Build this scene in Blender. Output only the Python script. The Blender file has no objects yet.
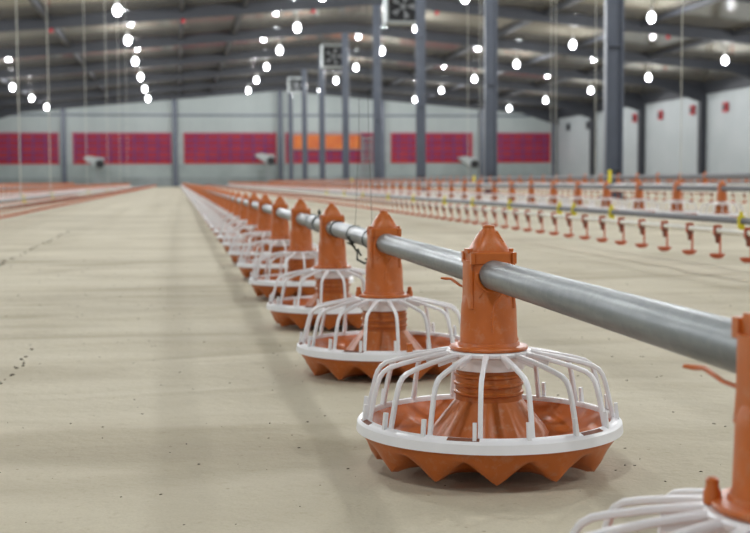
import bpy, bmesh, math, random
from mathutils import Vector, Matrix
random.seed(7)
sc = bpy.context.scene
col = sc.collection
PI = math.pi
CAMH = 0.386

# ------------------------------------------------------------ materials
def mat(name):
    m = bpy.data.materials.new(name); m.use_nodes = True
    nt = m.node_tree
    return m, nt, nt.nodes['Principled BSDF']
def N(nt, t, **k):
    n = nt.nodes.new(t)
    for a, v in k.items(): setattr(n, a, v)
    return n
def mapped(nt, scale=(1, 1, 1), coord='Object'):
    tc = N(nt, 'ShaderNodeTexCoord'); mp = N(nt, 'ShaderNodeMapping')
    mp.inputs['Scale'].default_value = scale
    nt.links.new(tc.outputs[coord], mp.inputs['Vector'])
    return mp.outputs['Vector']
def noise(nt, vec, scale, detail=3, rough=.55, dist=0):
    n = N(nt, 'ShaderNodeTexNoise')
    n.inputs['Scale'].default_value = scale; n.inputs['Detail'].default_value = detail
    n.inputs['Roughness'].default_value = rough; n.inputs['Distortion'].default_value = dist
    nt.links.new(vec, n.inputs['Vector']); return n.outputs['Fac']
def ramp(nt, fac, stops):
    r = N(nt, 'ShaderNodeValToRGB'); e = r.color_ramp.elements
    e[0].position, e[0].color = stops[0][0], (*stops[0][1], 1)
    e[1].position, e[1].color = stops[-1][0], (*stops[-1][1], 1)
    for p, c in stops[1:-1]:
        x = e.new(p); x.color = (*c, 1)
    nt.links.new(fac, r.inputs['Fac']); return r.outputs['Color']
def mix(nt, a, b, fac, mode='MULTIPLY'):
    m = N(nt, 'ShaderNodeMix', data_type='RGBA', blend_type=mode)
    if isinstance(fac, (int, float)): m.inputs[0].default_value = fac
    else: nt.links.new(fac, m.inputs[0])
    for s, v in ((6, a), (7, b)):
        if isinstance(v, tuple): m.inputs[s].default_value = (*v, 1)
        else: nt.links.new(v, m.inputs[s])
    return m.outputs[2]
def bump(nt, b, h, strength, dist=.01):
    n = N(nt, 'ShaderNodeBump'); n.inputs['Strength'].default_value = strength
    n.inputs['Distance'].default_value = dist
    nt.links.new(h, n.inputs['Height']); nt.links.new(n.outputs['Normal'], b.inputs['Normal'])
def simple(name, c, rough=.5, metal=0, c2=None, scale=8, emis=None, es=0, spec=None, stretch=(1, 1, 1), bstr=0):
    m, nt, b = mat(name)
    c2 = c2 or tuple(x * .82 for x in c)
    f = noise(nt, mapped(nt, stretch), scale)
    nt.links.new(ramp(nt, f, [(.3, c2), (.7, c)]), b.inputs['Base Color'])
    b.inputs['Roughness'].default_value = rough; b.inputs['Metallic'].default_value = metal
    if spec is not None: b.inputs['Specular IOR Level'].default_value = spec
    if emis:
        b.inputs['Emission Color'].default_value = (*emis, 1); b.inputs['Emission Strength'].default_value = es
    if bstr: bump(nt, b, f, bstr, .004)
    return m

ORG = (.55, .133, .018)
M = {}
def orange(name, c, dust):
    m, nt, b = mat(name)
    v = mapped(nt)
    f = noise(nt, v, 18, 4)
    base = ramp(nt, f, [(.3, tuple(x * .86 for x in c)), (.7, c)])
    d = noise(nt, v, 60, 5, .7)
    dr = ramp(nt, d, [(.52, (0, 0, 0)), (.72, (dust, dust, dust))])
    nt.links.new(mix(nt, base, (.52, .43, .32), dr, 'MIX'), b.inputs['Base Color'])
    b.inputs['Roughness'].default_value = .36
    b.inputs['Subsurface Weight'].default_value = .0
    bump(nt, b, f, .08, .003)
    return m
M['orange'] = orange('orange_plastic', ORG, .22)
M['orange_in'] = orange('orange_plastic_dusty', (.43, .11, .014), .3)
M['slot_shade'] = simple('slot_shade_orange', (.2, .055, .02), .6)  # dark tone painted in for the shade inside the rim slots
M['white'] = simple('white_plastic', (.86, .86, .885), .32, c2=(.77, .77, .79), scale=14)
M['cup'] = simple('red_orange_plastic', (.60, .11, .035), .42)
M['saddle'] = simple('rusty_brown_plastic', (.25, .07, .04), .6)
M['pvc'] = simple('cream_pipe', (.86, .84, .76), .4)
M['greypipe'] = simple('dull_grey_tube', (.17, .175, .195), .6)
M['yellow'] = simple('yellow_plastic', (.85, .72, .03), .5)
M['column'] = simple('slate_blue_paint', (.075, .09, .125), .45, c2=(.06, .072, .10), scale=2)
M['beam'] = simple('dark_slate_paint', (.030, .033, .042), .6, scale=2)
M['kick'] = simple('kick_wall_plaster', (.30, .34, .335), .8, c2=(.23, .27, .265), scale=.6)
M['base_grey'] = simple('grey_green_concrete', (.26, .29, .29), .8, c2=(.17, .20, .20), scale=.8)  # darker grey-green of the end wall's bottom stripe
M['pale'] = simple('pale_grey_panel', (.36, .39, .39), .6, scale=1.5)
M['black'] = simple('black_rubber', (.012, .012, .014), .6)
M['wire'] = simple('dark_wire', (.035, .04, .035), .5, metal=.5)
M['cord'] = simple('pale_cord', (.55, .55, .50), .7)
M['red'] = simple('red_paint', (.45, .02, .03), .5)
M['curtain'] = simple('orange_curtain', (.58, .17, .03), .7, c2=(.45, .09, .03), scale=1.2)
M['lamp_cap'] = simple('white_lamp_metal', (.6, .6, .6), .4)
M['bulb'] = simple('glowing_bulb', (1, 1, 1), .4, emis=(.93, .96, 1), es=11)
M['crumb'] = simple('dark_crumbs', (.12, .10, .075), .9)
M['door_grey'] = simple('weathered_grey', (.28, .29, .30), .7, scale=3)
M['blue'] = simple('blue_tarp', (.03, .07, .22), .7)

def galvanised():
    m, nt, b = mat('galvanised_steel')
    v = mapped(nt, (1, 1, 1))
    vo = N(nt, 'ShaderNodeTexVoronoi'); vo.inputs['Scale'].default_value = 90
    nt.links.new(v, vo.inputs['Vector'])
    sp = ramp(nt, vo.outputs['Color'], [(.0, (.185, .21, .22)), (1, (.25, .275, .285))])
    st = noise(nt, mapped(nt, (14, .9, 14)), 4, 4, .6)
    nt.links.new(mix(nt, sp, ramp(nt, st, [(.3, (.62, .62, .62)), (.62, (1, 1, 1))]), .8), b.inputs['Base Color'])
    b.inputs['Metallic'].default_value = .35
    nt.links.new(ramp(nt, st, [(.3, (.50, .50, .50)), (.7, (.33, .33, .33))]), b.inputs['Roughness'])
    bump(nt, b, st, .12, .002)
    return m
M['steel'] = galvanised()

def floor_mat():
    m, nt, b = mat('dusty_paper_litter_floor')
    v = mapped(nt)
    big = noise(nt, mapped(nt, (.35, .8, 1)), 1.6, 4, .55, .6)
    c = ramp(nt, big, [(.25, (.455, .41, .31)), (.5, (.555, .508, .395)), (.78, (.625, .58, .465))])
    rip = noise(nt, mapped(nt, (.8, 2.3, 1)), 1.3, 1.6, .4, 1.2)          # cross-wise wrinkles, their creases also painted darker as shade
    c = mix(nt, c, ramp(nt, rip, [(.30, (.76, .735, .69)), (.46, (.97, .965, .95)), (.8, (1, 1, 1))]), .9)
    # lengthwise shading, painted into the colour as soft darker strips
    lng = noise(nt, mapped(nt, (2.6, .05, 1)), 1.3, 2, .5)
    c = mix(nt, c, ramp(nt, lng, [(.34, (.87, .86, .84)), (.5, (1, 1, 1))]), .7)
    sp = noise(nt, v, 55, 4, .75)
    c = mix(nt, c, ramp(nt, sp, [(.25, (.80, .77, .72)), (.42, (1, 1, 1))]), .75)
    fine = noise(nt, v, 260, 3, .7)
    c = mix(nt, c, ramp(nt, fine, [(.3, (.86, .85, .83)), (.6, (1, 1, 1))]), .6)
    vo = N(nt, 'ShaderNodeTexVoronoi'); vo.inputs['Scale'].default_value = 21; nt.links.new(v, vo.inputs['Vector'])
    c = mix(nt, c, ramp(nt, vo.outputs['Distance'], [(.035, (.42, .37, .29)), (.07, (1, 1, 1))]), .6)
    nt.links.new(c, b.inputs['Base Color'])
    b.inputs['Roughness'].default_value = .78
    b.inputs['Specular IOR Level'].default_value = .25
    h = mix(nt, rip, noise(nt, v, 30, 4, .6), .12, 'MIX')
    bump(nt, b, h, .55, .05)
    return m
M['floor'] = floor_mat()

def roof_mat():
    m, nt, b = mat('foil_roof_sheet')
    f = noise(nt, mapped(nt, (.25, .1, 1)), 1.2, 3)
    c = ramp(nt, f, [(.3, (.15, .135, .105)), (.7, (.215, .195, .155))])
    w = N(nt, 'ShaderNodeTexWave'); w.inputs['Scale'].default_value = 1.0; w.bands_direction = 'Y'
    w.inputs['Distortion'].default_value = 0
    nt.links.new(mapped(nt, (1, 1.1, 1)), w.inputs['Vector'])
    nt.links.new(mix(nt, c, ramp(nt, w.outputs['Fac'], [(.0, (.7, .7, .7)), (.25, (1, 1, 1))]), .7), b.inputs['Base Color'])
    b.inputs['Roughness'].default_value = .13
    b.inputs['Metallic'].default_value = .2
    return m
M['roof'] = roof_mat()

def pad_mat():
    m, nt, b = mat('red_cooling_pad')
    br = N(nt, 'ShaderNodeTexBrick'); br.offset = 0
    v = mapped(nt, (1, 1, 1))
    sx = N(nt, 'ShaderNodeSeparateXYZ'); cb = N(nt, 'ShaderNodeCombineXYZ')
    nt.links.new(v, sx.inputs[0]); nt.links.new(sx.outputs['X'], cb.inputs['X']); nt.links.new(sx.outputs['Z'], cb.inputs['Y'])
    nt.links.new(cb.outputs[0], br.inputs['Vector'])
    br.inputs['Scale'].default_value = 1; br.inputs['Mortar Size'].default_value = .06
    br.inputs['Brick Width'].default_value = .95; br.inputs['Row Height'].default_value = .48
    br.inputs['Color1'].default_value = (.27, .010, .028, 1); br.inputs['Color2'].default_value = (.32, .020, .024, 1)
    br.inputs['Mortar'].default_value = (.10, .03, .12, 1)
    f = noise(nt, v, .9, 3)
    nt.links.new(mix(nt, br.outputs['Color'], ramp(nt, f, [(.35, (.62, .7, 1.2)), (.6, (1, 1, 1))]), .5), b.inputs['Base Color'])
    b.inputs['Roughness'].default_value = .8
    return m
M['pad'] = pad_mat()

def panel_mat(name, c, axis, w):
    m, nt, b = mat(name)
    wv = N(nt, 'ShaderNodeTexWave'); wv.bands_direction = axis; wv.wave_profile = 'SAW'
    wv.inputs['Scale'].default_value = 1.0 / w / 3.18
    nt.links.new(mapped(nt), wv.inputs['Vector'])
    f = noise(nt, mapped(nt), .5, 3)
    cc = mix(nt, c, ramp(nt, wv.outputs['Fac'], [(.0, (.72, .74, .76)), (.04, (1, 1, 1))]), .8)
    nt.links.new(mix(nt, cc, ramp(nt, f, [(.3, (.86, .88, .88)), (.7, (1, 1, 1))]), .8), b.inputs['Base Color'])
    b.inputs['Roughness'].default_value = .55
    return m
M['wall_end'] = panel_mat('end_wall_panel', (.33, .365, .36), 'X', 1.1)
M['wall_side'] = panel_mat('side_wall_panel', (.39, .42, .43), 'Y', 1.2)

# ------------------------------------------------------------ mesh helpers
def B(): return bmesh.new()
def box(bm, c, s, rot=None, mi=0):
    r = bmesh.ops.create_cube(bm, size=1)
    mtx = Matrix.Translation(c) @ (rot.to_4x4() if rot else Matrix()) @ Matrix.Diagonal((*s, 1))
    bmesh.ops.transform(bm, matrix=mtx, verts=r['verts'])
    for v in r['verts']:
        for f in v.link_faces: f.material_index = mi
    return r['verts']
def rings(bm, secs, cap0=True, cap1=True, mi=0, closed=False):
    vs = [[bm.verts.new(p) for p in s] for s in secs]
    n = len(vs[0]); m = len(vs)
    fs = []
    for i in range(m if closed else m - 1):
        a, b = vs[i], vs[(i + 1) % m]
        for j in range(n):
            fs.append(bm.faces.new((a[j], a[(j + 1) % n], b[(j + 1) % n], b[j])))
    if not closed:
        if cap0: fs.append(bm.faces.new(vs[0][::-1]))
        if cap1: fs.append(bm.faces.new(vs[-1]))
    for f in fs: f.material_index = mi
    return vs
def lathe(bm, prof, n=48, mod=None, cap0=False, cap1=False, mi=0, closed=False):
    """prof: (r, z) or (r, z, dr, dz) ; dr, dz weigh the modulation mod(theta) in 0..1"""
    secs = []
    for p in prof:
        r, z = p[0], p[1]; dr = p[2] if len(p) > 2 else 0; dz = p[3] if len(p) > 3 else 0
        s = []
        for j in range(n):
            t = 2 * PI * j / n; k = mod(t) if mod else 0
            rr = r + dr * k
            s.append((rr * math.cos(t), rr * math.sin(t), z + dz * k))
        secs.append(s)
    return rings(bm, secs, cap0, cap1, mi, closed)
def sup(hx, hy, z, e, n=40, ph=0):
    s = []
    for j in range(n):
        t = 2 * PI * j / n + ph
        c, q = math.cos(t), math.sin(t)
        s.append((hx * math.copysign(abs(c) ** (2 / e), c), hy * math.copysign(abs(q) ** (2 / e), q), z))
    return s
def tube(bm, pts, r, n=8, cap=True, flat=1.0, mi=0):
    pts = [Vector(p) for p in pts]; secs = []
    up = None
    for i, p in enumerate(pts):
        d = (pts[min(i + 1, len(pts) - 1)] - pts[max(i - 1, 0)]).normalized()
        if up is None:
            up = Vector((0, 0, 1)) if abs(d.z) < .9 else Vector((1, 0, 0))
        s = d.cross(up)
        if s.length < 1e-4: s = d.cross(Vector((0, 1, 0)))
        s.normalize(); u = s.cross(d).normalized(); up = u
        rr = r[i] if isinstance(r, (list, tuple)) else r
        secs.append([p + s * (math.cos(2 * PI * k / n) * rr) + u * (math.sin(2 * PI * k / n) * rr * flat) for k in range(n)])
    rings(bm, secs, cap, cap, mi)
def sphere(bm, c, r, u=12, v=8, sz=1, mi=0):
    q = bmesh.ops.create_uvsphere(bm, u_segments=u, v_segments=v, radius=r)
    bmesh.ops.transform(bm, matrix=Matrix.Translation(c) @ Matrix.Diagonal((1, 1, sz, 1)), verts=q['verts'])
    for w in q['verts']:
        for f in w.link_faces: f.material_index = mi
def finish(bm, name, mats, smooth=True, ang=32):
    bmesh.ops.recalc_face_normals(bm, faces=bm.faces)
    me = bpy.data.meshes.new(name); bm.to_mesh(me); bm.free()
    for m in (mats if isinstance(mats, (list, tuple)) else [mats]): me.materials.append(m)
    if smooth:
        me.polygons.foreach_set('use_smooth', [True] * len(me.polygons))
        me.set_sharp_from_angle(angle=math.radians(ang))
    return me
def link(name, me, parent=None, loc=(0, 0, 0), rz=0):
    o = bpy.data.objects.new(name, me); col.objects.link(o)
    o.location = loc; o.rotation_euler = (0, 0, rz); o.parent = parent
    return o
def obj(name, bm, m, parent=None, loc=(0, 0, 0), rz=0, smooth=True, ang=32):
    return link(name, finish(bm, name, m, smooth, ang), parent, loc, rz)
def tag(o, label=None, cat=None, group=None, kind=None):
    if label: o['label'] = label
    if cat: o['category'] = cat
    if group: o['group'] = group
    if kind: o['kind'] = kind
    return o
def struct(name, bm, m, smooth=False, **k):
    o = obj(name, bm, m, smooth=smooth, **k); o['kind'] = 'structure'; return o
def empty(name, loc=(0, 0, 0), rz=0):
    o = bpy.data.objects.new(name, None); o.empty_display_size = .1
    col.objects.link(o); o.location = loc; o.rotation_euler = (0, 0, rz); return o
def dup(root, name=None, loc=None, rz=0):
    r = root.copy(); col.objects.link(r)
    if loc is not None: r.location = loc
    r.rotation_euler = (0, 0, rz)
    for ch in root.children:
        c = ch.copy(); col.objects.link(c); c.parent = r
        for g in ch.children:
            d = g.copy(); col.objects.link(d); d.parent = c
    return r
ORD = ['nearest', 'second nearest', 'third nearest', 'fourth nearest', 'fifth nearest', 'sixth nearest', 'seventh nearest',
       'eighth nearest', 'ninth nearest', 'tenth nearest', 'eleventh nearest', 'twelfth nearest', 'thirteenth nearest',
       'fourteenth nearest', 'fifteenth nearest', 'sixteenth nearest', 'seventeenth nearest', 'eighteenth nearest']

# ------------------------------------------------------------ the hall
RX, RZ, SL = 8.5, 8.35, .087          # ridge x, ridge height, slope
XL, XR, YE, Y0 = -15.4, 32.3, 106.0, -9.0
def roofz(x): return RZ - SL * abs(x - RX)

# floor with gentle wrinkles near the camera
bm = B()
ys = [Y0 + i * .5 for i in range(int((1 - Y0) / .5) + 1)]
y = 1.0
while y < 14: ys.append(y); y += .035 + .004 * y
while y < YE + 1: ys.append(y); y += 2
xs = [XL - .5, -10, -6, -4] + [-3 + i * .12 for i in range(58)] + [5, 8, 12, 18, 25, XR + .5]
from mathutils import noise as mn
def sm(a, b, t):
    t = max(0, min(1, (t - a) / (b - a))); return t * t * (3 - 2 * t)
def dip(y): return -.008 * sm(1.9, 2.35, y) * (1 - sm(10, 20, y))
def fz(x, y):
    if y < .6 or y > 16 or x < -3 or x > 3.9: return dip(y)
    w = min(1, (y - .6) / .6, (16 - y) / 4, (x + 3) / .8, (3.9 - x) / .8)
    a = mn.noise(Vector((x * .45, y * 2.6 + .4 * math.sin(x * 1.3), 3.1)))
    b = mn.noise(Vector((x * 1.1, y * .9, 9.4)))
    return dip(y) + w * (-.0055 + .011 * a + .004 * b) - .0005
grid = [[bm.verts.new((x, y, min(dip(y), fz(x, y)))) for x in xs] for y in ys]
for i in range(len(ys) - 1):
    for j in range(len(xs) - 1):
        bm.faces.new((grid[i][j], grid[i][j + 1], grid[i + 1][j + 1], grid[i + 1][j]))
struct('floor', bm, M['floor'], smooth=True, ang=80)

bm = B()
for (a, b_) in ((XL - .3, RX), (RX, XR + .3)):
    za, zb = roofz(a), roofz(b_)
    vs = [bm.verts.new(p) for p in ((a, Y0, za), (b_, Y0, zb), (b_, YE + .3, zb), (a, YE + .3, za),
                                    (a, Y0, za + .15), (b_, Y0, zb + .15), (b_, YE + .3, zb + .15), (a, YE + .3, za + .15))]
    for f in ((0, 1, 2, 3), (7, 6, 5, 4), (0, 4, 5, 1), (3, 2, 6, 7), (0, 3, 7, 4), (1, 5, 6, 2)):
        bm.faces.new([vs[i] for i in f])
struct('ceiling', bm, M['roof'])

# end wall as a gable polygon, thick
bm = B()
fr = [(XL - .3, 0), (XR + .3, 0), (XR + .3, roofz(XR + .3)), (RX, RZ), (XL - .3, roofz(XL - .3))]
rings(bm, [[(x, YE + d, z) for x, z in fr] for d in (0, .3)])
struct('wall_end', bm, M['wall_end'])
bm = B(); box(bm, (XR + .15, (Y0 + YE) / 2, 3.1), (.3, YE - Y0, 6.2)); struct('wall_right', bm, M['wall_side'])
bm = B(); box(bm, (XL - .15, (Y0 + YE) / 2, 3.1), (.3, YE - Y0, 6.2)); struct('wall_left', bm, M['wall_side'])
bm = B(); box(bm, ((XL + XR) / 2, YE - .06, 1.32), (XR - XL, .12, 1.1)); struct('baseboard_upper', bm, M['kick'])
bm = B(); box(bm, ((XL + XR) / 2, YE - .09, .385), (XR - XL, .18, .77)); struct('baseboard_end', bm, M['base_grey'])
bm = B(); box(bm, ((XL + XR) / 2, YE - .05, 5.85), (XR - XL, .1, .14)); struct('trim_1', bm, M['column'])
bm = B(); box(bm, (XR - .08, (Y0 + YE) / 2, 5.95), (.16, YE - Y0, .7)); struct('trim_2', bm, M['beam'])

# roof frames: one tapered rafter pair at each bay
def frame(k, y):
    bm = B()
    for s in (-1, 1):
        xe = XR if s > 0 else XL
        x0, x1 = RX, xe
        for w, z0, z1 in ((.24, -.50, -.46), (.24, -.06, -.02), (.04, -.46, -.06)):
            secs = []
            for x in (x0, x1):
                z = roofz(x)
                secs.append([(x, y - w / 2, z + z0), (x, y + w / 2, z + z0), (x, y + w / 2, z + z1), (x, y - w / 2, z + z1)])
            rings(bm, secs)
        # haunch at the eave
        secs = []
        for x, d in ((xe, 1.25), (xe - s * 3.2, .5)):
            z = roofz(x)
            secs.append([(x, y - .1, z - d), (x, y + .1, z - d), (x, y + .1, z - .48), (x, y - .1, z - .48)])
        rings(bm, secs)
    struct('trim_%d' % k, bm, M['beam'])
BAY = 10.2
colY = [3.8, 13.9, 24.1, 34.0, 44.1, 53.9, 64.2, 74.8, 85.2, 95.7, 105.6]
for i, y in enumerate(colY): frame(10 + i, min(y, 105.4))
for i, x in enumerate((-10.2, -5.1, .3, 2.9, 15.9, 20.3, 24.6)):
    bm = B(); z = roofz(x)
    box(bm, (x, (Y0 + YE) / 2, z - .13), (.16, YE - Y0, .2)); struct('trim_%d' % (30 + i), bm, M['beam'])
for i in range(9):     # thin purlins under the sheets
    y = 20 + i * BAY + BAY / 2 - .1
    bm = B()
    for s in (-1, 1):
        xe = XR if s > 0 else XL
        rings(bm, [[(x, y - .06, roofz(x) - .14), (x, y + .06, roofz(x) - .14), (x, y + .06, roofz(x) - .01), (x, y - .06, roofz(x) - .01)] for x in (RX, xe)])
    struct('trim_%d' % (40 + i), bm, M['beam'])

# steel columns
def ibeam(bm, w, h, z0, z1, t=.03):
    box(bm, (0, -h / 2 + t / 2, (z0 + z1) / 2), (w, t, z1 - z0))
    box(bm, (0, h / 2 - t / 2, (z0 + z1) / 2), (w, t, z1 - z0))
    box(bm, (0, 0, (z0 + z1) / 2), (t, h, z1 - z0))
def column(y, label):
    top = roofz(RX) - .5
    r = empty('steel_column', (RX, y, 0), math.radians(80)); tag(r, label, 'column', 'steel columns in the middle row')
    bm = B(); ibeam(bm, .30, .34, .03, top, .035); obj('shaft', bm, M['column'], r, smooth=False)
    bm = B(); box(bm, (0, 0, .015), (.5, .5, .03))
    for sx in (-1, 1):
        for sy in (-1, 1):
            tube(bm, [(sx * .2, sy * .2, .03), (sx * .2, sy * .2, .07)], .02, 6)
    obj('base_plate', bm, M['column'], r, smooth=False)
    bm = B()
    for z in (.6, 3.0, 5.4): box(bm, (0, 0, z), (.28, .27, .03))
    obj('stiffener', bm, M['column'], r, smooth=False)
    return r
cy = colY[2:11]
nm = ['nearest and thickest slate-blue steel column, at the right of the middle row',
      'second nearest slate-blue steel column of the middle row',
      'third nearest slate-blue steel column of the middle row',
      'fourth nearest slate-blue steel column, right of the grey ladder',
      'fifth nearest slate-blue steel column, in front of the orange curtain',
      'sixth nearest slim slate-blue steel column in front of the orange curtain',
      'seventh nearest slim slate-blue steel column in the middle row',
      'second farthest thin steel column near the end wall',
      'farthest thin steel column, standing at the end wall left of the others']
for y, l in zip(cy, nm): column(min(y, 105.3), l)
# wall columns are part of the shell
for i, x in enumerate((-9.0, -.1, 17.1, 25.6, 32.0)):
    bm = B(); z1 = roofz(x) - .5
    box(bm, (x, YE - .22, z1 / 2), (.36, .36, z1)); struct('trim_%d' % (50 + i), bm, M['column'])
for i, y in enumerate(colY[3:10]):
    bm = B(); box(bm, (XR - .2, y, 2.9), (.4, .42, 5.8)); struct('trim_%d' % (60 + i), bm, M['beam'])

# cooling pads
pads = [(-15.3, -9.45, 'red cooling pad bank at the far left end of the end wall'),
        (-8.25, -.45, 'red cooling pad bank in the second bay from left, above the left fan heater'),
        (.65, 8.15, 'red cooling pad bank directly left of the thin column cluster'),
        (9.0, 16.4, 'red cooling pad bank partly hidden by the orange curtain'),
        (17.9, 24.8, 'red cooling pad bank right of the grey ladder'),
        (26.9, 31.7, 'red cooling pad bank at the right corner of the end wall')]
for a, b_, l in pads:
    r = empty('cooling_pad', ((a + b_) / 2, YE, 1.9)); tag(r, l, 'cooling pad', 'cooling pads along the end wall')
    w = b_ - a
    bm = B(); box(bm, (0, -.08, 1.25), (w, .12, 2.4)); obj('pad', bm, M['pad'], r, smooth=False)
    bm = B()
    for z in (0.02, 2.48): box(bm, (0, -.1, z), (w + .1, .2, .08))
    for x in (-w / 2, w / 2): box(bm, (x, -.1, 1.25), (.08, .19, 2.5))
    obj('frame', bm, M['red'], r, smooth=False)
# pale lattice strips between pads
for i, x in enumerate((-8.65, .25, 17.55, 26.2, 8.95)):
    bm = B(); box(bm, (x, YE - .03, 3.15), (.42, .06, 2.6))
    for z in range(6): box(bm, (x, YE - .08, 2.05 + z * .44), (.42, .05, .05))
    struct('trim_%d' % (70 + i), bm, M['pale'])

# orange curtain over the pad
r = empty('roll_curtain', (12.35, YE - .3, 3.05)); tag(r, 'orange roll curtain hanging over the end-wall cooling pad behind the thin columns', 'curtain')
bm = B(); n = 60
rings(bm, [[(-2.85 + 5.7 * i / n, .03 * math.sin(i * 1.3), z) for i in range(n + 1)] + [(-2.85 + 5.7 * i / n, .03 * math.sin(i * 1.3) + .02, z) for i in range(n, -1, -1)] for z in (0, 1.2)])
obj('cloth', bm, M['curtain'], r)
bm = B(); tube(bm, [(-2.9, 0, 1.25), (2.9, 0, 1.25)], .07); tube(bm, [(-2.9, 0, -.03), (2.9, 0, -.03)], .04)
obj('roller', bm, M['door_grey'], r)

# ladder at end wall
r = empty('wall_ladder', (15.75, YE - .35, 0)); tag(r, 'grey caged ladder standing against the end wall beside the orange curtain', 'ladder')
bm = B()
for x in (-.4, .4): box(bm, (x, 0, 2.1), (.1, .1, 4.2))
obj('side_rails', bm, M['door_grey'], r, smooth=False)
for i in range(9):
    bm = B(); box(bm, (0, 0, .4 + i * .44), (.8, .06, .06)); obj('rung', bm, M['door_grey'], r, smooth=False)
bm = B()
for z in (1.4, 2.3, 3.2, 4.0):
    tube(bm, [(.42 * math.cos(t * PI / 8), -.5 * math.sin(t * PI / 8), z) for t in range(9)], .03, 6)
for a in (.25, .5, .75): box(bm, (.42 * math.cos(a * PI), -.5 * math.sin(a * PI), 2.7), (.05, .05, 2.7))
obj('cage', bm, M['door_grey'], r, smooth=False)
# tarp bundle at foot
bm = B(); lathe(bm, [(.0, 0), (.55, 0), (.6, .15), (.42, .36), (.18, .48), (.0, .5)], 24, lambda t: math.sin(3 * t) * .5 + .5)
for v in bm.verts: v.co.x *= 1.2; v.co += Vector((mn.noise(v.co * 4) * .08, 0, abs(mn.noise(v.co * 5)) * .05))
tag(obj('tarp_bundle', bm, M['blue'], loc=(13.85, 104.0, 0)), 'crumpled dark blue tarp bundle on the floor before the end wall', 'tarp')

# jet heaters mounted on posts near the end wall
def heater(x, z, label, flip=1):
    r = empty('fan_heater', (x, 104.2, z)); tag(r, label, 'heater', 'fan heaters by the end wall')
    bm = B()
    secs = []
    for i, (dx, h, dz) in enumerate(((-1.0, .12, .42), (-.55, .42, .3), (0, .62, .05), (.45, .66, 0), (.55, .6, 0))):
        secs.append([(dx * flip, a * .4, dz + b_ * h) for a, b_ in ((-1, -.6), (1, -.6), (1, .7), (-1, .7))])
    rings(bm, secs)
    obj('housing', bm, M['pale'], r, smooth=False)
    bm = B(); lathe(bm, [(.0, .0), (.30, 0), (.34, .06), (.34, .14), (.28, .14), (.26, .05), (.0, .05)], 24)
    bmesh.ops.transform(bm, matrix=Matrix.Translation((.25 * flip, -.4, -.05)) @ Matrix.Rotation(PI / 2, 4, 'X'), verts=bm.verts)
    obj('blower_mouth', bm, M['black'], r)
    bm = B(); box(bm, (0, .2, -z / 2 - .15), (.09, .09, z - .3)); box(bm, (0, .2, -z + .03), (.6, .5, .06)); obj('stand', bm, M['door_grey'], r, smooth=False)
heater(-6.3, 1.9, 'pale grey fan heater with black mouth, leftmost of the end wall', 1)
heater(7.35, 2.1, 'pale grey fan heater with black mouth, just left of the thin columns', 1)
heater(24.3, 1.8, 'pale grey fan heater with black mouth, near the right pad bank', 1)

# ridge ventilators
def vent(y, z, s, label):
    r = empty('ceiling_ventilator', (RX + .08, y, z)); tag(r, label, 'ventilator', 'ventilator boxes under the ridge')
    bm = B(); w = .66 * s; h = .62 * s; t = .09
    for sx in (-1, 1): box(bm, (sx * w, 0, 0), (t, .7, 2 * h + t))
    for sz in (-1, 1): box(bm, (0, 0, sz * h), (2 * w, .7, t))
    obj('housing', bm, M['pale'], r, smooth=False)
    bm = B()
    for k in range(5):
        a = k * 2 * PI / 5
        c, q = math.cos(a), math.sin(a)
        vs = [bm.verts.new(p) for p in ((.08 * c, -.02, .08 * q), (.42 * s * c - .12 * q, -.06, .42 * s * q + .12 * c), (.48 * s * c + .1 * q, .04, .48 * s * q - .1 * c))]
        bm.faces.new(vs)
    sphere(bm, (0, 0, 0), .1)
    obj('fan_blades', bm, M['door_grey'], r, smooth=False)
    bm = B(); box(bm, (0, .3, 0), (2 * w - t, .04, 2 * h - t)); obj('mesh_guard', bm, M['black'], r, smooth=False)
    bm = B()
    for sx in (-1, 1): box(bm, (sx * w * .8, 0, (roofz(RX + .5) - z + h) / 2), (.05, .05, roofz(RX + .5) - z - h))
    obj('hanger_rods', bm, M['beam'], r, smooth=False)
vent(48.0, 6.98, 1, 'large open-fronted ventilator box under the ridge at the top of the picture')
vent(69.7, 7.2, .95, 'smaller ventilator box under the ridge, second from the camera')
vent(92, 7.3, .8, 'farthest ventilator box under the ridge above the thin columns')

# ceiling lamps
def lamp_proto():
    r = empty('ceiling_lamp')
    bm = B(); sphere(bm, (0, 0, 0), .15, 16, 10, 1.25); obj('bulb', bm, M['bulb'], r)
    bm = B(); lathe(bm, [(.0, .38), (.06, .38), (.075, .3), (.09, .19), (.0, .18)], 14); tube(bm, [(0, 0, .38), (0, 0, .62)], .012, 6)
    obj('lamp_holder', bm, M['lamp_cap'], r)
    return r
LD = bpy.data.lights.new('lamp_light', 'POINT'); LD.energy = 500; LD.shadow_soft_size = .16; LD.color = (.95, .975, 1)
proto = lamp_proto(); used = False
rowsL = [(-18.2, 'leftmost lamp row'), (-10.6, 'lamp row over the left aisle'), (-2.9, 'lamp row just left of the ridge'),
         (2.7, 'lamp row just right of the ridge'), (10.3, 'lamp row over the right half'), (18.0, 'lamp row by the right wall')]
vis = {-18.2: 66, -10.6: 48, -2.9: 48, 2.7: 46, 10.3: 48, 18.0: 57}
for dx, rn in rowsL:
    n = 0
    for k in range(-1, 10):
        y = 8.1 + BAY * k; x = RX + dx; z = roofz(x) - .62
        if y < Y0: continue
        lo = bpy.data.objects.new('lamp_light', LD); col.objects.link(lo); lo.location = (x, y, z - .30)
        lo['kind'] = 'structure'
        if y > vis[dx]:
            o = proto if not used else dup(proto)
            used = True
            o.location = (x, y, z)
            tag(o, '%s glowing white ceiling lamp visible in the %s' % (ORD[n], rn), 'lamp', 'ceiling lamps of the ' + rn); n += 1

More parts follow.
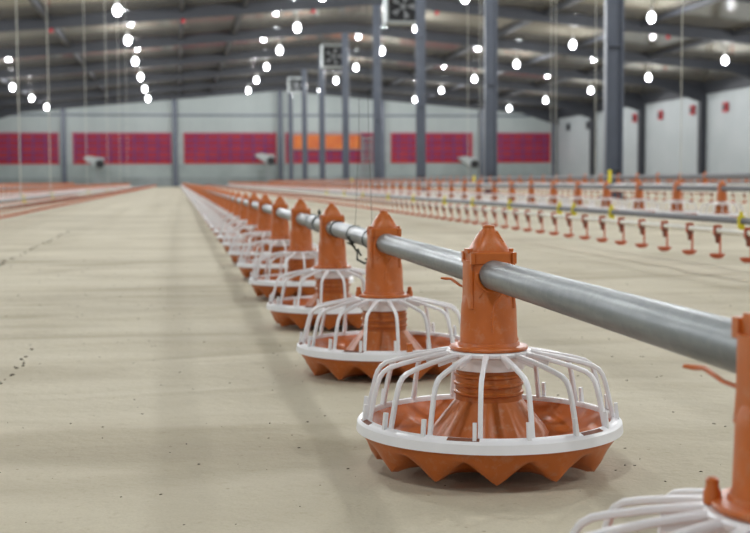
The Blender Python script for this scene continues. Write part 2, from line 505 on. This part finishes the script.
# fire sensors under the rafter at Y=54
for k, (x, l) in enumerate(((-5.0, 'tiny red sensor under the rafter, far left'), (.35, 'tiny red sensor under the rafter above the end of the left aisle'),
               (5.8, 'tiny red sensor under the rafter just left of the ridge'), (11.1, 'tiny red sensor under the rafter right of the ridge'),
               (21.5, 'tiny red sensor under the rafter at the right'))):
    bm = B(); lathe(bm, [(.0, 0), (.09, .0), (.1, .08), (.06, .16), (.0, .16)], 14)
    tag(obj('ceiling_sensor', bm, M['red'], loc=(x, 53.9, roofz(x) - .655)), l, 'sensor', 'red sensors under the rafter')

# wall boxes on the right wall
for y, z, m, l in ((86.9, 4.75, 'red', 'red square wall box, leftmost of the four red ones'), (82.0, 4.70, 'red', 'red square wall box, second from left of the red ones'),
                   (76.6, 4.74, 'red', 'red square wall box, third from left of the red ones'), (71.7, 4.64, 'red', 'red square wall box, rightmost and nearest'),
                   (102.4, 4.77, 'black', 'small dark wall box closest to the end-wall corner'), (97.2, 4.70, 'black', 'small dark wall box, second from the end-wall corner')):
    r = empty('wall_box', (XR, y, z)); tag(r, l, 'wall box', 'small boxes high on the right wall')
    bm = B(); box(bm, (-.09, 0, 0), (.18, .62, .62)); bmesh.ops.bevel(bm, geom=bm.edges[:], offset=.04, segments=2, affect='EDGES'); obj('case', bm, M['red' if m == 'red' else 'beam'], r)
    bm = B(); box(bm, (-.19, 0, 0), (.03, .34, .34)); obj('grille', bm, M['black'], r, smooth=False)

# ------------------------------------------------------------ pan feeder
def tri(t, n, ph=0.0):
    u = ((t * n / (2 * PI)) + ph) % 1.0
    return 1 - abs(2 * u - 1)                                       # 1 at the middle of each lobe
NT = 12
def z_(d): return CAMH - d
def pan_bm(seg):
    bm = B()
    def m(t):
        k = tri(t, NT); return k if seg < 60 else max(0.0, min(1.0, (k - .03) * 1.07))
    prof = [(.1705, z_(.327)), (.1725, z_(.338)), (.1720, z_(.344)), (.1708, z_(.3485)),
            (.1685, z_(.3505), -.0005, -.004), (.163, z_(.3525), -.001, -.0185), (.155, z_(.3535), -.001, -.0295),
            (.144, z_(.354), 0, -.0300), (.128, z_(.362), 0, -.019), (.10, z_(.379), 0, -.002), (.04, z_(.380)),
            (.04, z_(.370)), (.074, z_(.368)), (.10, z_(.366), .008, 0), (.118, z_(.355), .010, -.008), (.145, z_(.348), 0, -.010),
            (.158, z_(.340), 0, -.004), (.1655, z_(.327))]
    lathe(bm, prof, seg, m, closed=True)
    return bm
def rim_bm(seg):
    bm = B()
    lathe(bm, [(.1655, z_(.3235)), (.1665, z_(.3205)), (.1705, z_(.3200)), (.1765, z_(.3225)), (.1805, z_(.3265)), (.182, z_(.3385)), (.179, z_(.3390)),
               (.1765, z_(.330)), (.1705, z_(.3275)), (.1655, z_(.3275))], seg, closed=True)
    # hub ring and its skirt
    lathe(bm, [(.0465, z_(.2305)), (.0570, z_(.2300)), (.0585, z_(.2325)), (.0575, z_(.2365)), (.0525, z_(.2385)), (.0485, z_(.256)), (.0462, z_(.256))],
          max(16, seg // 2), closed=True)
    return bm
BARP = [(.0555, .2335), (.075, .2365), (.10, .2410), (.125, .2465), (.141, .2510), (.149, .2562), (.1540, .2635), (.1575, .274), (.1615, .290), (.1650, .306), (.1685, .3235)]
def bar_bm(seg, bm=None, ang=0.0, coarse=False):
    bm = bm or B()
    P = BARP if not coarse else [BARP[0], BARP[4], BARP[6], BARP[-1]]
    c, s = math.cos(ang), math.sin(ang)
    secs = []
    for i, (r, d) in enumerate(P):
        a = Vector(P[max(0, i - 1)]); b_ = Vector(P[min(len(P) - 1, i + 1)])
        t = Vector((b_.x - a.x, -(b_.y - a.y))).normalized(); nrm = Vector((-t.y, t.x))
        wt = .0032 if i > 1 else .0044 - .0006 * i; hh = .0032
        sec = []
        kk = 4 if coarse else 10
        for q in range(kk):
            u = 2 * PI * (q + .5) / kk
            cu, su = math.cos(u), math.sin(u)
            if not coarse: cu, su = (math.copysign(abs(v) ** .6, v) for v in (cu, su))
            else: cu, su = cu * 1.3, su * 1.3
            rr, zz, tt = r + nrm.x * su * hh, z_(d) + nrm.y * su * hh, cu * wt
            sec.append((rr * c - tt * s, rr * s + tt * c, zz))
        secs.append(sec)
    rings(bm, secs)
    if not coarse:                                                  # little peg beside the foot
        vs = box(bm, (.1725, -.0066, z_(.3120)), (.0050, .0048, .024), Matrix.Rotation(-.12, 3, 'Y'))
        bmesh.ops.transform(bm, matrix=Matrix.Rotation(ang, 4, 'Z'), verts=vs)
        # underside web near the hub
        vs = box(bm, (.072, 0, z_(.2405)), (.034, .0028, .006), Matrix.Rotation(.2, 3, 'Y'))
        bmesh.ops.transform(bm, matrix=Matrix.Rotation(ang, 4, 'Z'), verts=vs)
    return bm
def cone_bm(seg):
    bm = B()
    def m(t):
        k = (t * 10 / (2 * PI)) % 1.0
        return 0 if k < .62 else 1
    lathe(bm, [(.0, z_(.3615)), (.081, z_(.3615)), (.081, z_(.3475), .003), (.0735, z_(.3365), .0045, 0), (.058, z_(.317), .004), (.0475, z_(.301), .001), (.0455, z_(.298)),
               (.0455, z_(.291)), (.0478, z_(.2895)), (.0478, z_(.2865)), (.0455, z_(.285)), (.0455, z_(.279)), (.0478, z_(.2775)), (.0478, z_(.2745)), (.0455, z_(.273)),
               (.0455, z_(.267)), (.0472, z_(.2655)), (.0472, z_(.2625)), (.0448, z_(.261)), (.0448, z_(.232)), (.0, z_(.232))], seg, m if seg > 30 else None)
    return bm
def tower_bm(seg, ng=40):
    bm = B()
    S = [sup(.0402, .0402, z_(.2265), 2, ng), sup(.0402, .0402, z_(.219), 2, ng), sup(.0393, .0393, z_(.2165), 2, ng), sup(.0378, .0378, z_(.174), 2, ng), sup(.0372, .0372, z_(.168), 2.05, ng),
         sup(.0340, .0335, z_(.158), 2.3, ng), sup(.0318, .0305, z_(.150), 2.8, ng), sup(.0292, .0275, z_(.100), 3.6, ng)]
    rings(bm, S)
    rings(bm, [sup(.0285, .0270, z_(.113), 6, ng), sup(.0292, .0285, z_(.1115), 7, ng), sup(.0292, .0285, z_(.0985), 7, ng), sup(.0280, .0270, z_(.0965), 7, ng)])
    if seg:
        for sx in (-1, 1):                                           # clip lugs under the collar and round side columns
            for sy in (-1, 1): box(bm, (sx * .0285, sy * .0245, z_(.1045)), (.0055, .010, .0150))
            rings(bm, [[(sx * .0282 + p[0], p[1], p[2]) for p in sup(.0052, .0175 + w, z_(d), 3, 16)]
                       for d, w in ((.172, .010), (.160, .008), (.150, .006), (.108, .005))])
        for sy in (-1, 1):                                           # saddle lip under the pipe
            tube(bm, [(.0228 * math.cos(a), sy * .0285, z_(.127) + .0228 * math.sin(a)) for a in [PI * .97 + PI * 1.06 * i / 14 for i in range(15)]], .0026, 8)
            rings(bm, [[(sx * .021, sy * .022, z_(.160)) for sx in (-1, 1)] + [(sx * .021, sy * .0300, z_(.157)) for sx in (1, -1)],
                       [(sx * .014, sy * .022, z_(.148)) for sx in (-1, 1)] + [(sx * .014, sy * .0305, z_(.148)) for sx in (1, -1)]])
            tube(bm, [(.012, sy * .0300, z_(.150)), (.0, sy * .0345, z_(.166)), (-.004, sy * .0373, z_(.182)), (-.004, sy * .0383, z_(.205))], [.0022, .003, .0024, .0012], 8)
    return bm
def cap_bm(n=32):
    bm = B()
    rings(bm, [sup(.0262, .0255, z_(.0965), 3.2, n), sup(.0255, .0248, z_(.092), 3.2, n), sup(.0212, .0208, z_(.083), 2.6, n), sup(.0165, .0162, z_(.0755), 2.3, n), sup(.0118, .0118, z_(.0695), 2, n),
               sup(.0083, .0083, z_(.0655), 2, n), sup(.0078, .0078, z_(.0643), 2, n)])
    if n > 12:
        rings(bm, [sup(.0088, .0088, z_(.0648), 2, 8), sup(.0088, .0088, z_(.0618), 2, 8), sup(.0060, .0060, z_(.0605), 2, 8)])
        for q in range(4):
            a = PI / 4 + q * PI / 2
            tube(bm, [(.0262 * math.cos(a), .0262 * math.sin(a), z_(.095)), (.0215 * math.cos(a), .0215 * math.sin(a), z_(.083)), (.0125 * math.cos(a), .0125 * math.sin(a), z_(.0695))], .0018, 6)
        for sx in (-1, 1):
            box(bm, (sx * .028, 0, z_(.0955)), (.008, .02, .006))
    return bm
def flange_bm(seg, knobs=(-1, 1)):
    bm = B()
    lathe(bm, [(.036, z_(.2195)), (.0415, z_(.2195)), (.043, z_(.2235)), (.0525, z_(.2245)), (.0540, z_(.2265)), (.0525, z_(.2295)), (.036, z_(.2295))], seg, closed=True)
    if knobs:
        for s in knobs:
            rings(bm, [[(s * (.0525 + dx * q.x), dx2 * q.y, z) for q in [Vector((math.cos(t), math.sin(t))) for t in [2 * PI * i / 14 for i in range(14)]]]
                       for dx, dx2, z in ((.0065, .0080, z_(.2290)), (.0065, .0080, z_(.2215)), (.0045, .0055, z_(.2165)), (.0048, .0058, z_(.2120)), (.003, .0035, z_(.2105)))])
    return bm
# meshes shared by every feeder
ME = {}
ME['pan'] = finish(pan_bm(192), 'pan', M['orange'], ang=40)
ME['grill'] = finish(rim_bm(96), 'grill', M['white'], ang=35)
ME['bar'] = finish(bar_bm(96), 'grill_bar', M['white'])
ME['feed_cone'] = finish(cone_bm(80), 'feed_cone', M['orange_in'])
ME['tower'] = finish(tower_bm(1), 'tower', M['orange'], ang=30)
ME['cap'] = finish(cap_bm(), 'cap', M['orange'], ang=45)
ME['flange_one'] = finish(flange_bm(48, (1,)), 'flange', M['orange'])
ME['flange'] = finish(flange_bm(48), 'flange', M['orange'])
bm = B()
rings(bm, [[(rr * math.cos(a), rr * math.sin(a), z_(d)) for rr, d in ((.1708, .3198), (.1768, .3223), (.1768, .3240), (.1708, .3215))] for a in [(-.118 + .236 * i / 8) for i in range(9)]])
ME['slot'] = finish(bm, 'rim_slot', M['slot_shade'], False)  # thin dark sector on the rim, stands for a shaded recess
# medium meshes
ME['pan2'] = finish(pan_bm(48), 'pan', M['orange'])
bm = rim_bm(32)
for k in range(16): bar_bm(0, bm, k * PI / 8, True)
ME['grill2'] = finish(bm, 'grill', M['white'])
bm = tower_bm(0, 16); ME['tower2'] = finish(bm, 'tower', M['orange'])
ME['cap2'] = finish(cap_bm(12), 'cap', M['orange'])
ME['cone2'] = finish(cone_bm(20), 'feed_cone', M['orange_in'])
def low_bm(bm=None, off=(0, 0, 0), coarse=False):
    bm = bm or B(); k0 = len(bm.verts); 
    lathe(bm, [(.17, z_(.322)), (.17, z_(.345)), (.148, z_(.374)), (.08, z_(.374)), (.08, z_(.362)), (.15, z_(.345)), (.165, z_(.322))], 12 if coarse else 24, closed=True, mi=0)
    lathe(bm, [(.1655, z_(.3125)), (.175, z_(.3125)), (.182, z_(.3345)), (.17, z_(.33))], 12 if coarse else 24, closed=True, mi=1)
    lathe(bm, [(.046, z_(.230)), (.058, z_(.230)), (.056, z_(.240)), (.046, z_(.256))], 8 if coarse else 12, closed=True, mi=1)
    bars = 8 if coarse else 16
    f0 = len(bm.faces)
    for k in range(bars): bar_bm(0, bm, k * 2 * PI / bars, True)
    bm.faces.ensure_lookup_table()
    for f in list(bm.faces)[f0:]: f.material_index = 1
    lathe(bm, [(.08, z_(.362)), (.046, z_(.30)), (.045, z_(.23)), (.052, z_(.229)), (.052, z_(.2245)), (.04, z_(.22)), (.038, z_(.166))], 10, mi=0)
    rings(bm, [sup(.038, .038, z_(.166), 2, 10), sup(.034, .030, z_(.150), 3, 10), sup(.034, .032, z_(.096), 4, 10), sup(.026, .025, z_(.0955), 3, 10), sup(.02, .02, z_(.083), 2, 10), sup(.008, .008, z_(.065), 2, 10), sup(.007, .007, z_(.061), 2, 10)], mi=0)
    bm.verts.ensure_lookup_table()
    if off != (0, 0, 0):
        for v in list(bm.verts)[k0:]: v.co += Vector(off)
    return bm
ME['low'] = finish(low_bm(), 'pan_feeder', [M['orange'], M['white']])
ME['vlow'] = finish(low_bm(coarse=True), 'pan_feeder', [M['orange'], M['white']])

def feeder_hi(x, y, z, rot, label, group, lever=False, kn=0):
    r = empty('pan_feeder', (x, y, z)); tag(r, label, 'feeder', group)
    dz = dip(y)
    link('pan', ME['pan'], r, (0, 0, dz), rot)
    g = link('grill', ME['grill'], r, (0, 0, dz), rot)
    for k in range(16): link('grill_bar', ME['bar'], g, rz=k * PI / 8)
    for k in range(6): link('rim_slot', ME['slot'], g, rz=k * PI / 3 + .01)
    link('feed_cone', ME['feed_cone'], r, (0, 0, dz), rot * 1.7)
    t = link('tower', ME['tower'], r)
    zt = z_(.0965); zb = z_(.2295); k = (zt - zb - dz) / (zt - zb); t.scale.z = k; t.location.z = zt * (1 - k)
    link('cap', ME['cap'], r)
    link('flange', ME['flange' if abs(y - FY[1]) > .01 else 'flange_one'], t, rz=kn)
    if lever:
        bm = B()
        tube(bm, [(-.020, .036, z_(.150)), (-.030, .046, z_(.146)), (-.040, .056, z_(.1375)), (-.046, .060, z_(.1375)), (-.052, .065, z_(.1370))],
             [.003, .0032, .0036, .0042, .003], 10, flat=.5)
        tag(obj('shut_off_lever', bm, M['orange'], t), 'thin curved orange lever')
    return r
FX = .418
first = ['cropped orange and white pan feeder in the bottom right corner, nearest the camera',
         'largest fully visible orange pan feeder with white grill, in the right foreground',
         'second fully visible orange pan feeder, left behind the largest one',
         'third fully visible pan feeder, with knotted black wire beside its tower',
         'fourth fully visible pan feeder, just behind the pipe coupling clamp',
         'fifth fully visible pan feeder of the main row, counted from the camera',
         'sixth fully visible pan feeder of the main row, counted from the camera',
         'seventh fully visible pan feeder of the main row, counted from the camera',
         'eighth fully visible pan feeder of the main row, counted from the camera']
FY = [.816] + [1.683 + .889 * k for k in range(118)]
rots = [math.radians(a) for a in (11, 5.0, 0, 5, 21, 3, 14, 9)]
knob = [math.radians(a) for a in (153, 35, 170, 285, 260, 120, 200, 90)]
feedY = []
MG = 'pan feeders of the main row'
med = None
for i, y in enumerate(FY):
    if y > 104.5: break
    feedY.append(y)
    lab = first[i] if i < len(first) else None
    if i < 8:
        o = feeder_hi(FX, y, 0, rots[i], lab, MG, lever=i < 2, kn=knob[i])
    elif i < 22:
        if med is None:
            med = empty('pan_feeder', (FX, y, dip(y))); tag(med, lab, 'feeder', MG)
            for nme, key in (('pan', 'pan2'), ('grill', 'grill2'), ('tower', 'tower2'), ('cap', 'cap2'), ('feed_cone', 'cone2')):
                link(nme, ME[key], med)
            o = med
        else:
            o = dup(med, loc=(FX, y, dip(y)), rz=0)
            if lab: tag(o, lab)
            else: tag(o, 'small orange pan feeder with white grill, packed in the blurred part of the main row')
            if not lab: o['group'] = 'blurred pan feeders of the main row'
    else:
        o = link('pan_feeder', ME['low' if i < 50 else 'vlow'], None, (FX, y, dip(y)))
        tag(o, 'tiny far pan feeder in the orange streak of the main row near the end wall', 'feeder', 'far pan feeders of the main row')

def pipe(name, x, z, y0, y1, r, m, label, n=24, cat='pipe', step=None, wob=0):
    bm = B(); pts = []
    k = int((y1 - y0) / 3) + 1
    for i in range(k + 1): pts.append((0, y0 + (y1 - y0) * i / k, 0))
    tube(bm, pts, r, n)
    return tag(obj(name, bm, m, loc=(x, 0, z)), label, cat)
PZ = z_(.127)
pm = pipe('feed_pipe', FX, PZ, .2, 104.6, .0198, M['steel'], 'galvanised grey steel feed pipe running through the main row of pan feeders', 48)
# coupling clamp between the third and fourth feeders
r = empty('pipe_clamp', (FX, 3.86, PZ)); tag(r, 'galvanised coupling clamp with upright bolt on the main feed pipe', 'clamp')
bm = B()
def sleeve(bm, r0, r1, y0, y1):
    q = B(); vs = lathe(bm, [(r0, y0), (r1, y0), (r1, y1), (r0, y1)], 40, closed=True); q.free()
    for ring in vs:
        for v in ring: v.co = Vector((v.co.x, v.co.z, v.co.y))
sleeve(bm, .0198, .0232, -.10, .10); sleeve(bm, .0225, .0252, -.095, -.08); sleeve(bm, .0225, .0252, .08, .095)
obj('sleeve', bm, M['steel'], r)
bm = B(); tube(bm, [(0, -.088, .024), (0, -.088, .043)], .0032, 8); tube(bm, [(0, -.088, .030), (0, -.088, .037)], .0062, 6)
obj('bolt', bm, M['wire'], r)
# hose band near third feeder
bm = B(); sleeve(bm, .0198, .0222, -.008, .008)
tag(obj('pipe_band', bm, M['wire'], loc=(FX, 3.33, PZ)), 'thin dark band round the main pipe beside the third whole feeder', 'band')
# sling wire round the pipe between feeders two and three
r = empty('sling_wire', (FX, 3.0, PZ)); tag(r, 'thin dark sling wire looped round the main pipe before the second whole feeder', 'wire')
def hoop(bm, y0): tube(bm, [(.0212 * math.cos(a), y0, .0212 * math.sin(a)) for a in [2 * PI * i / 24 for i in range(25)]], .0010, 6)
bm = B(); hoop(bm, 0); tube(bm, [(0, 0, .021), (.002, 0, .05), (.008, -.02, .25), (.0, -.14, 1.4)], .0005, 6)
obj('left_strand', bm, M['wire'], r)
bm = B(); hoop(bm, -.26); tube(bm, [(0, -.26, .021), (.0, -.262, .05), (-.004, -.25, .25), (0, -.14, 1.4)], .0005, 6)
obj('right_strand', bm, M['wire'], r)
bm = B(); tube(bm, [(0, -.14, 1.4), (0, -.14, roofz(FX) - PZ - .05)], .0005, 5); obj('hanging_strand', bm, M['wire'], r)
# knotted black wire
bm = B(); pts = []
random.seed(5)
base = [(.385, 3.05, .232), (.392, 3.02, .222), (.40, 3.00, .205), (.412, 2.98, .198), (.425, 2.96, .188), (.432, 2.95, .176), (.445, 2.93, .165), (.452, 2.92, .152)]
for a, b_ in zip(base, base[1:]):
    for t in range(4):
        p = Vector(a).lerp(Vector(b_), t / 4) + Vector((random.uniform(-1, 1), random.uniform(-1, 1), random.uniform(-1, 1))) * .013
        pts.append(p)
tube(bm, pts, .0026, 6)
tube(bm, [(.385, 3.05, .232), (.375, 3.06, .250), (.395, 3.05, .262), (.385, 3.04, .24), (.37, 3.05, .238), (.388, 3.04, .228)], .0026, 6)
tube(bm, [(.43, 2.95, .18), (.455, 2.94, .186), (.46, 2.93, .17), (.44, 2.95, .160), (.42, 2.95, .17)], .0016, 6)
tube(bm, [(.43, 3.02, .272), (.446, 3.0, .285), (.455, 3.0, .297)], .001, 5)
for v in bm.verts: v.co -= Vector((.418, 3.0, .2)); v.co.y -= .04; v.co.x -= .002
tag(obj('wire_tangle', bm, M['wire'], loc=(.440, 2.93, .205)), 'knotted black wire dangling under the main pipe', 'wire')
# orange spill clip on second feeder rim
bm = B(); box(bm, (0, 0, 0), (.011, .006, .016)); box(bm, (0, .005, .007), (.011, .012, .003)); bmesh.ops.bevel(bm, geom=bm.edges[:], offset=.001, segments=1, affect='EDGES')
tag(obj('rim_clip', bm, M['orange'], loc=(.418 + .02, 2.576 - .183, z_(.322))), 'small orange clip on the front rim of the second whole feeder', 'clip')

# ------------------------------------------------------------ second feeder row to the right and one to the left
def row(x, y0, n, raise_, labels_near, rest_label, group, hi=0):
    global_first = None
    for k in range(n):
        y = y0 + .889 * k
        if y > 104: break
        if k < hi:
            o = dup(med, loc=(x, y, raise_))
        else:
            o = link('pan_feeder', ME['low' if k < 30 else 'vlow'], None, (x, y, raise_)); o['category'] = 'feeder'
        if k < len(labels_near): o['label'] = labels_near[k]; o['group'] = group
        else: o['label'] = rest_label; o['group'] = 'blurred ' + group
R2 = 4.15
row(R2, 9.28, 110, .055, ['%s pan feeder of the row behind the yellow-clipped drinker line' % ORD[k] for k in range(16)],
    'small blurred orange pan feeder far down the row behind the drinker line', 'pan feeders of the second row', hi=14)
pipe('feed_pipe', R2, PZ + .055, 7.5, 104.6, .022, M['greypipe'], 'dull grey feed pipe through the feeder row right of the drinker line', 16)
row(-3.7, 25.3, 88, .0, [], 'blurred pan feeder in the streak left of the aisle', 'pan feeders of the left row')
pipe('feed_pipe', -3.7, PZ, 22, 104.6, .022, M['greypipe'], 'grey feed pipe of the feeder row left of the aisle', 12)
# everything beyond: countless distant feeders
bm = B()
for x, z, y0 in ((7.35, .17, 17), (12.6, .14, 26), (16.8, .14, 34), (21.0, .14, 42), (25.2, .12, 50), (29.2, .12, 58), (-8.0, .05, 54), (-12.2, .05, 82)):
    y = y0
    while y < 102.6:
        k0 = len(bm.verts)
        lathe(bm, [(.15, z_(.374)), (.17, z_(.345))], 8, mi=0, cap0=True)
        lathe(bm, [(.18, z_(.335)), (.17, z_(.312)), (.14, z_(.255)), (.055, z_(.232))], 8, mi=1)
        lathe(bm, [(.05, z_(.25)), (.05, z_(.225)), (.038, z_(.22)), (.034, z_(.11)), (.03, z_(.096)), (.007, z_(.061))], 6, mi=0)
        bm.verts.ensure_lookup_table()
        for v in list(bm.verts)[k0:]: v.co += Vector((x, y, z))
        y += .889
o = obj('distant_pan_feeders', bm, [M['orange'], M['white']])
tag(o, 'haze of distant orange and white pan feeders in rows across the hall', 'feeders', kind='stuff')
for x, z, y0, l in ((7.35, .17, 15, 'blurred grey feed pipe, third feeder row to the right'), (12.6, .14, 24, 'blurred grey feed pipe, fourth feeder row to the right'),
                    (16.8, .14, 32, 'blurred grey feed pipe, fifth feeder row to the right'), (21.0, .14, 40, 'blurred grey feed pipe, sixth feeder row to the right')):
    pipe('feed_pipe', x, PZ + z, y0, 102.8, .03, M['greypipe'], l, 8)

# ------------------------------------------------------------ drinker lines
def cup_bm(bm=None, off=(0, 0, 0), low=False):
    bm = bm or B(); k0 = len(bm.verts); n = 8 if low else 20
    # saddle on the pipe, stem and shallow cup
    lathe(bm, [(.0, .170), (.011, .170), (.013, .150), (.009, .140), (.007, .118), (.0, .116)], 6 if low else 12, mi=1)
    if not low:
        box(bm, (0, 0, .163), (.026, .018, .030), mi=1); box(bm, (0, .0, .188), (.030, .010, .014), mi=0)
        for s in (-1, 1): box(bm, (s * .014, 0, .172), (.005, .014, .036), mi=0)
    tube(bm, [(.011, 0, .165), (.013, 0, .12), (.013, 0, .07), (.010, 0, .060)], .0048, 5 if low else 8, mi=0)
    lathe(bm, [(.0, .052), (.014, .052), (.028, .060), (.034, .071), (.0325, .072), (.026, .064), (.012, .058), (.0, .058)], n, mi=0)
    if off != (0, 0, 0):
        bm.verts.ensure_lookup_table()
        for v in list(bm.verts)[k0:]: v.co += Vector(off)
    return bm
ME['cup'] = finish(cup_bm(), 'drip_cup', [M['cup'], M['saddle']])
ME['cuplow'] = finish(cup_bm(low=True), 'drip_cup', [M['cup'], M['saddle']])
def clip_bm():
    bm = B()
    box(bm, (0, 0, .012), (.030, .010, .052)); box(bm, (0, 0, .044), (.016, .010, .022)); box(bm, (.006, 0, -.022), (.024, .010, .020))
    bmesh.ops.bevel(bm, geom=bm.edges[:], offset=.0025, segments=1, affect='EDGES')
    return bm
ME['clip'] = finish(clip_bm(), 'support_clip', M['yellow'])
def drinker(x, y0, y1, dz, label, ncup, clips, z_clip=0, cups=True, cupy=None):
    r = empty('drinker_line', (x, 0, dz + .008)); tag(r, label, 'drinker line')
    bm = B(); tube(bm, [(0, y0 + (y1 - y0) * i / 30, .160) for i in range(31)], .0115, 14); obj('water_pipe', bm, M['pvc'], r)
    bm = B(); tube(bm, [(.012, y0 + (y1 - y0) * i / 30, .206) for i in range(31)], .0135, 16); obj('support_tube', bm, M['greypipe'], r)
    k = 0; y = cupy
    while k < ncup and y < y1:
        link('drip_cup', ME['cup' if k < 40 else 'cuplow'], r, (0, y, -.012)); k += 1; y += .297
    if y < y1:
        bm = B()
        while y < y1: cup_bm(bm, (0, y, -.012), True); y += .297
        o = obj('far_drip_cups', bm, [M['cup'], M['saddle']], r); o['kind'] = 'stuff'
    for cy_ in clips:
        tag(link('support_clip', ME['clip'], r, (.006, cy_, .190)), 'bright yellow clip')
    return r
drinker(2.27, 3.2, 104.5, 0, 'drinker line with red drip cups and yellow clips right of the main feeder row', 100,
        [4.90, 6.47, 7.12, 7.40, 8.56, 9.68, 10.73, 12.2, 13.7, 15.6, 17.4, 19.5], cupy=4.225)
drinker(-1.65, 9.5, 104.5, 0, 'drinker line with red drip cups left of the bare aisle', 100, [14.2, 17.4, 24.3, 31], cupy=9.9)
# more distant drinker lines: pipes only, their cups melt together
for x, y0, dz, l in ((6.3, 13, .06, 'blurred drinker line behind the second feeder row'), (10.5, 21, .10, 'blurred drinker line, third to the right'),
                     (14.7, 29, .10, 'blurred drinker line, fourth to the right'), (-5.9, 38, .03, 'blurred drinker line at the far left')):
    r = empty('drinker_line', (x, 0, dz)); tag(r, l, 'drinker line')
    bm = B(); tube(bm, [(0, y0 + (104.5 - y0) * i / 20, .173) for i in range(21)], .012, 8); obj('water_pipe', bm, M['pvc'], r)
    bm = B(); tube(bm, [(.012, y0 + (104.5 - y0) * i / 20, .206) for i in range(21)], .016, 8); obj('support_tube', bm, M['greypipe'], r)
    bm = B(); y = y0 + .2
    while y < min(104, y0 + 46): cup_bm(bm, (0, y, 0), True); y += .297
    o = obj('far_drip_cups', bm, [M['cup'], M['saddle']], r); o['kind'] = 'stuff'
# yellow markers on poles
for x, y, l in ((6.38, 27.0, 'yellow tag on the blurred line before the third nearest column'), (4.76, 13.6, 'yellow tag standing in front of the nearest column'),
                (6.3, 46.0, 'tiny yellow tag low between the columns')):
    r = empty('line_marker', (x, y, 0)); tag(r, l, 'marker')
    bm = B(); tube(bm, [(0, 0, 0), (0, 0, .44)], .008, 6); obj('rod', bm, M['cord'], r)
    bm = B(); box(bm, (0, 0, .42), (.042, .02, .15)); bmesh.ops.bevel(bm, geom=bm.edges[:], offset=.008, segments=1, affect='EDGES'); obj('flag', bm, M['yellow'], r)

# suspension cords down to the lines
def cords(x, ys, z0, rad, label, group):
    for y in ys:
        bm = B(); tube(bm, [(0, 0, 0), (0, 0, (roofz(x) - z0) * .5), (0, 0, roofz(x) - z0)], rad, 6)
        sphere(bm, (0, 0, .05), rad * 2.2, 8, 6, 2.0)
        tag(obj('suspension_cord', bm, M['cord'], loc=(x, y, z0)), label, 'cord', group)
cords(-1.645, [13.95], .215, .0062, 'pale hanging cord nearest the left picture edge', 'cords of the left drinker line')
cords(-1.645, [17.2], .215, .0065, 'pale hanging cord, second from the left picture edge', 'cords of the left drinker line')
cords(-1.645, [24.1, 31.4, 38, 44], .215, .0055, 'faint hanging cord farther down the left drinker line', 'far cords of the left drinker line')
cords(R2 + .0, [10.1, 12.3, 13.65, 17.95], z_(.06) + .055, .0035, 'faint pale cord rising from the second feeder row to the roof', 'cords of the second feeder row')
cords(7.35, [24.5, 30.5], z_(.06) + .17, .005, 'faint pale cord over the third feeder row', 'cords of the third feeder row')

# ------------------------------------------------------------ crumbs and dark wrinkle lines on the floor
bm = B(); random.seed(11)
def crumb(x, y, s):
    q = bmesh.ops.create_icosphere(bm, subdivisions=1, radius=s)
    R_ = Matrix.Rotation(random.uniform(0, 6), 4, 'Z')
    for v in q['verts']: v.co *= random.uniform(.7, 1.3)
    bmesh.ops.transform(bm, matrix=Matrix.Translation((x, y, fz(x, y) + s * .25)) @ R_ @ Matrix.Diagonal((1.5, .8, .45, 1)), verts=q['verts'])
for k in range(900):
    y = 1.1 + 6 * random.random() ** 1.6; x = random.uniform(-.9, 2.2)
    crumb(x, y, random.uniform(.0005, .0017) * (1 + .1 * y))
for (xa, ya, xb, yb, n) in ((-.36, 2.3, -.345, 3.15, 26), (-.86, 5.8, -.885, 11, 60)):  # added rows of crumbs stand in for dark floor wrinkle lines
    for k in range(n):
        t = random.random()
        crumb(xa + (xb - xa) * t + random.gauss(0, .006), ya + (yb - ya) * t, random.uniform(.0015, .004) * (1 + .1 * ya))
tag(obj('crumbs_and_wrinkle_lines', bm, M['crumb'], smooth=False), 'scattered dark litter crumbs on the beige floor, some lined up as dark wrinkles', 'crumbs', kind='stuff')

# ------------------------------------------------------------ light and camera
w = bpy.data.worlds.new('World'); sc.world = w; w.use_nodes = True
w.node_tree.nodes['Background'].inputs['Color'].default_value = (.90, .95, 1, 1)
w.node_tree.nodes['Background'].inputs['Strength'].default_value = .5
def area(loc, rot, size, e, c=(1, 1, 1)):
    l = bpy.data.lights.new('hall_light', 'AREA'); l.shape = 'RECTANGLE'; l.size, l.size_y = size; l.energy = e; l.color = c
    o = bpy.data.objects.new('hall_light', l); col.objects.link(o); o.location = loc; o.rotation_euler = rot; o['kind'] = 'structure'

cam = bpy.data.cameras.new('Camera'); co = bpy.data.objects.new('Camera', cam); col.objects.link(co); sc.camera = co
R = ((.98810, -.01575, .15300), (-.15371, -.06560, .98594), (-.00549, -.99772, -.06724))   # rows: world x y z in (right, down, forward)
mtx = Matrix(((R[0][0], -R[0][1], -R[0][2], 0), (R[1][0], -R[1][1], -R[1][2], 0), (R[2][0], -R[2][1], -R[2][2], CAMH), (0, 0, 0, 1)))
co.matrix_world = mtx
cam.sensor_width = 36; cam.lens = 1270 / 750 * 36
cam.clip_start = .05; cam.clip_end = 300
cam.dof.use_dof = True; cam.dof.focus_distance = 1.6; cam.dof.aperture_fstop = 9.5
sc.view_settings.view_transform = 'Standard'
sc.view_settings.look = 'None'
sc.view_settings.exposure = 0
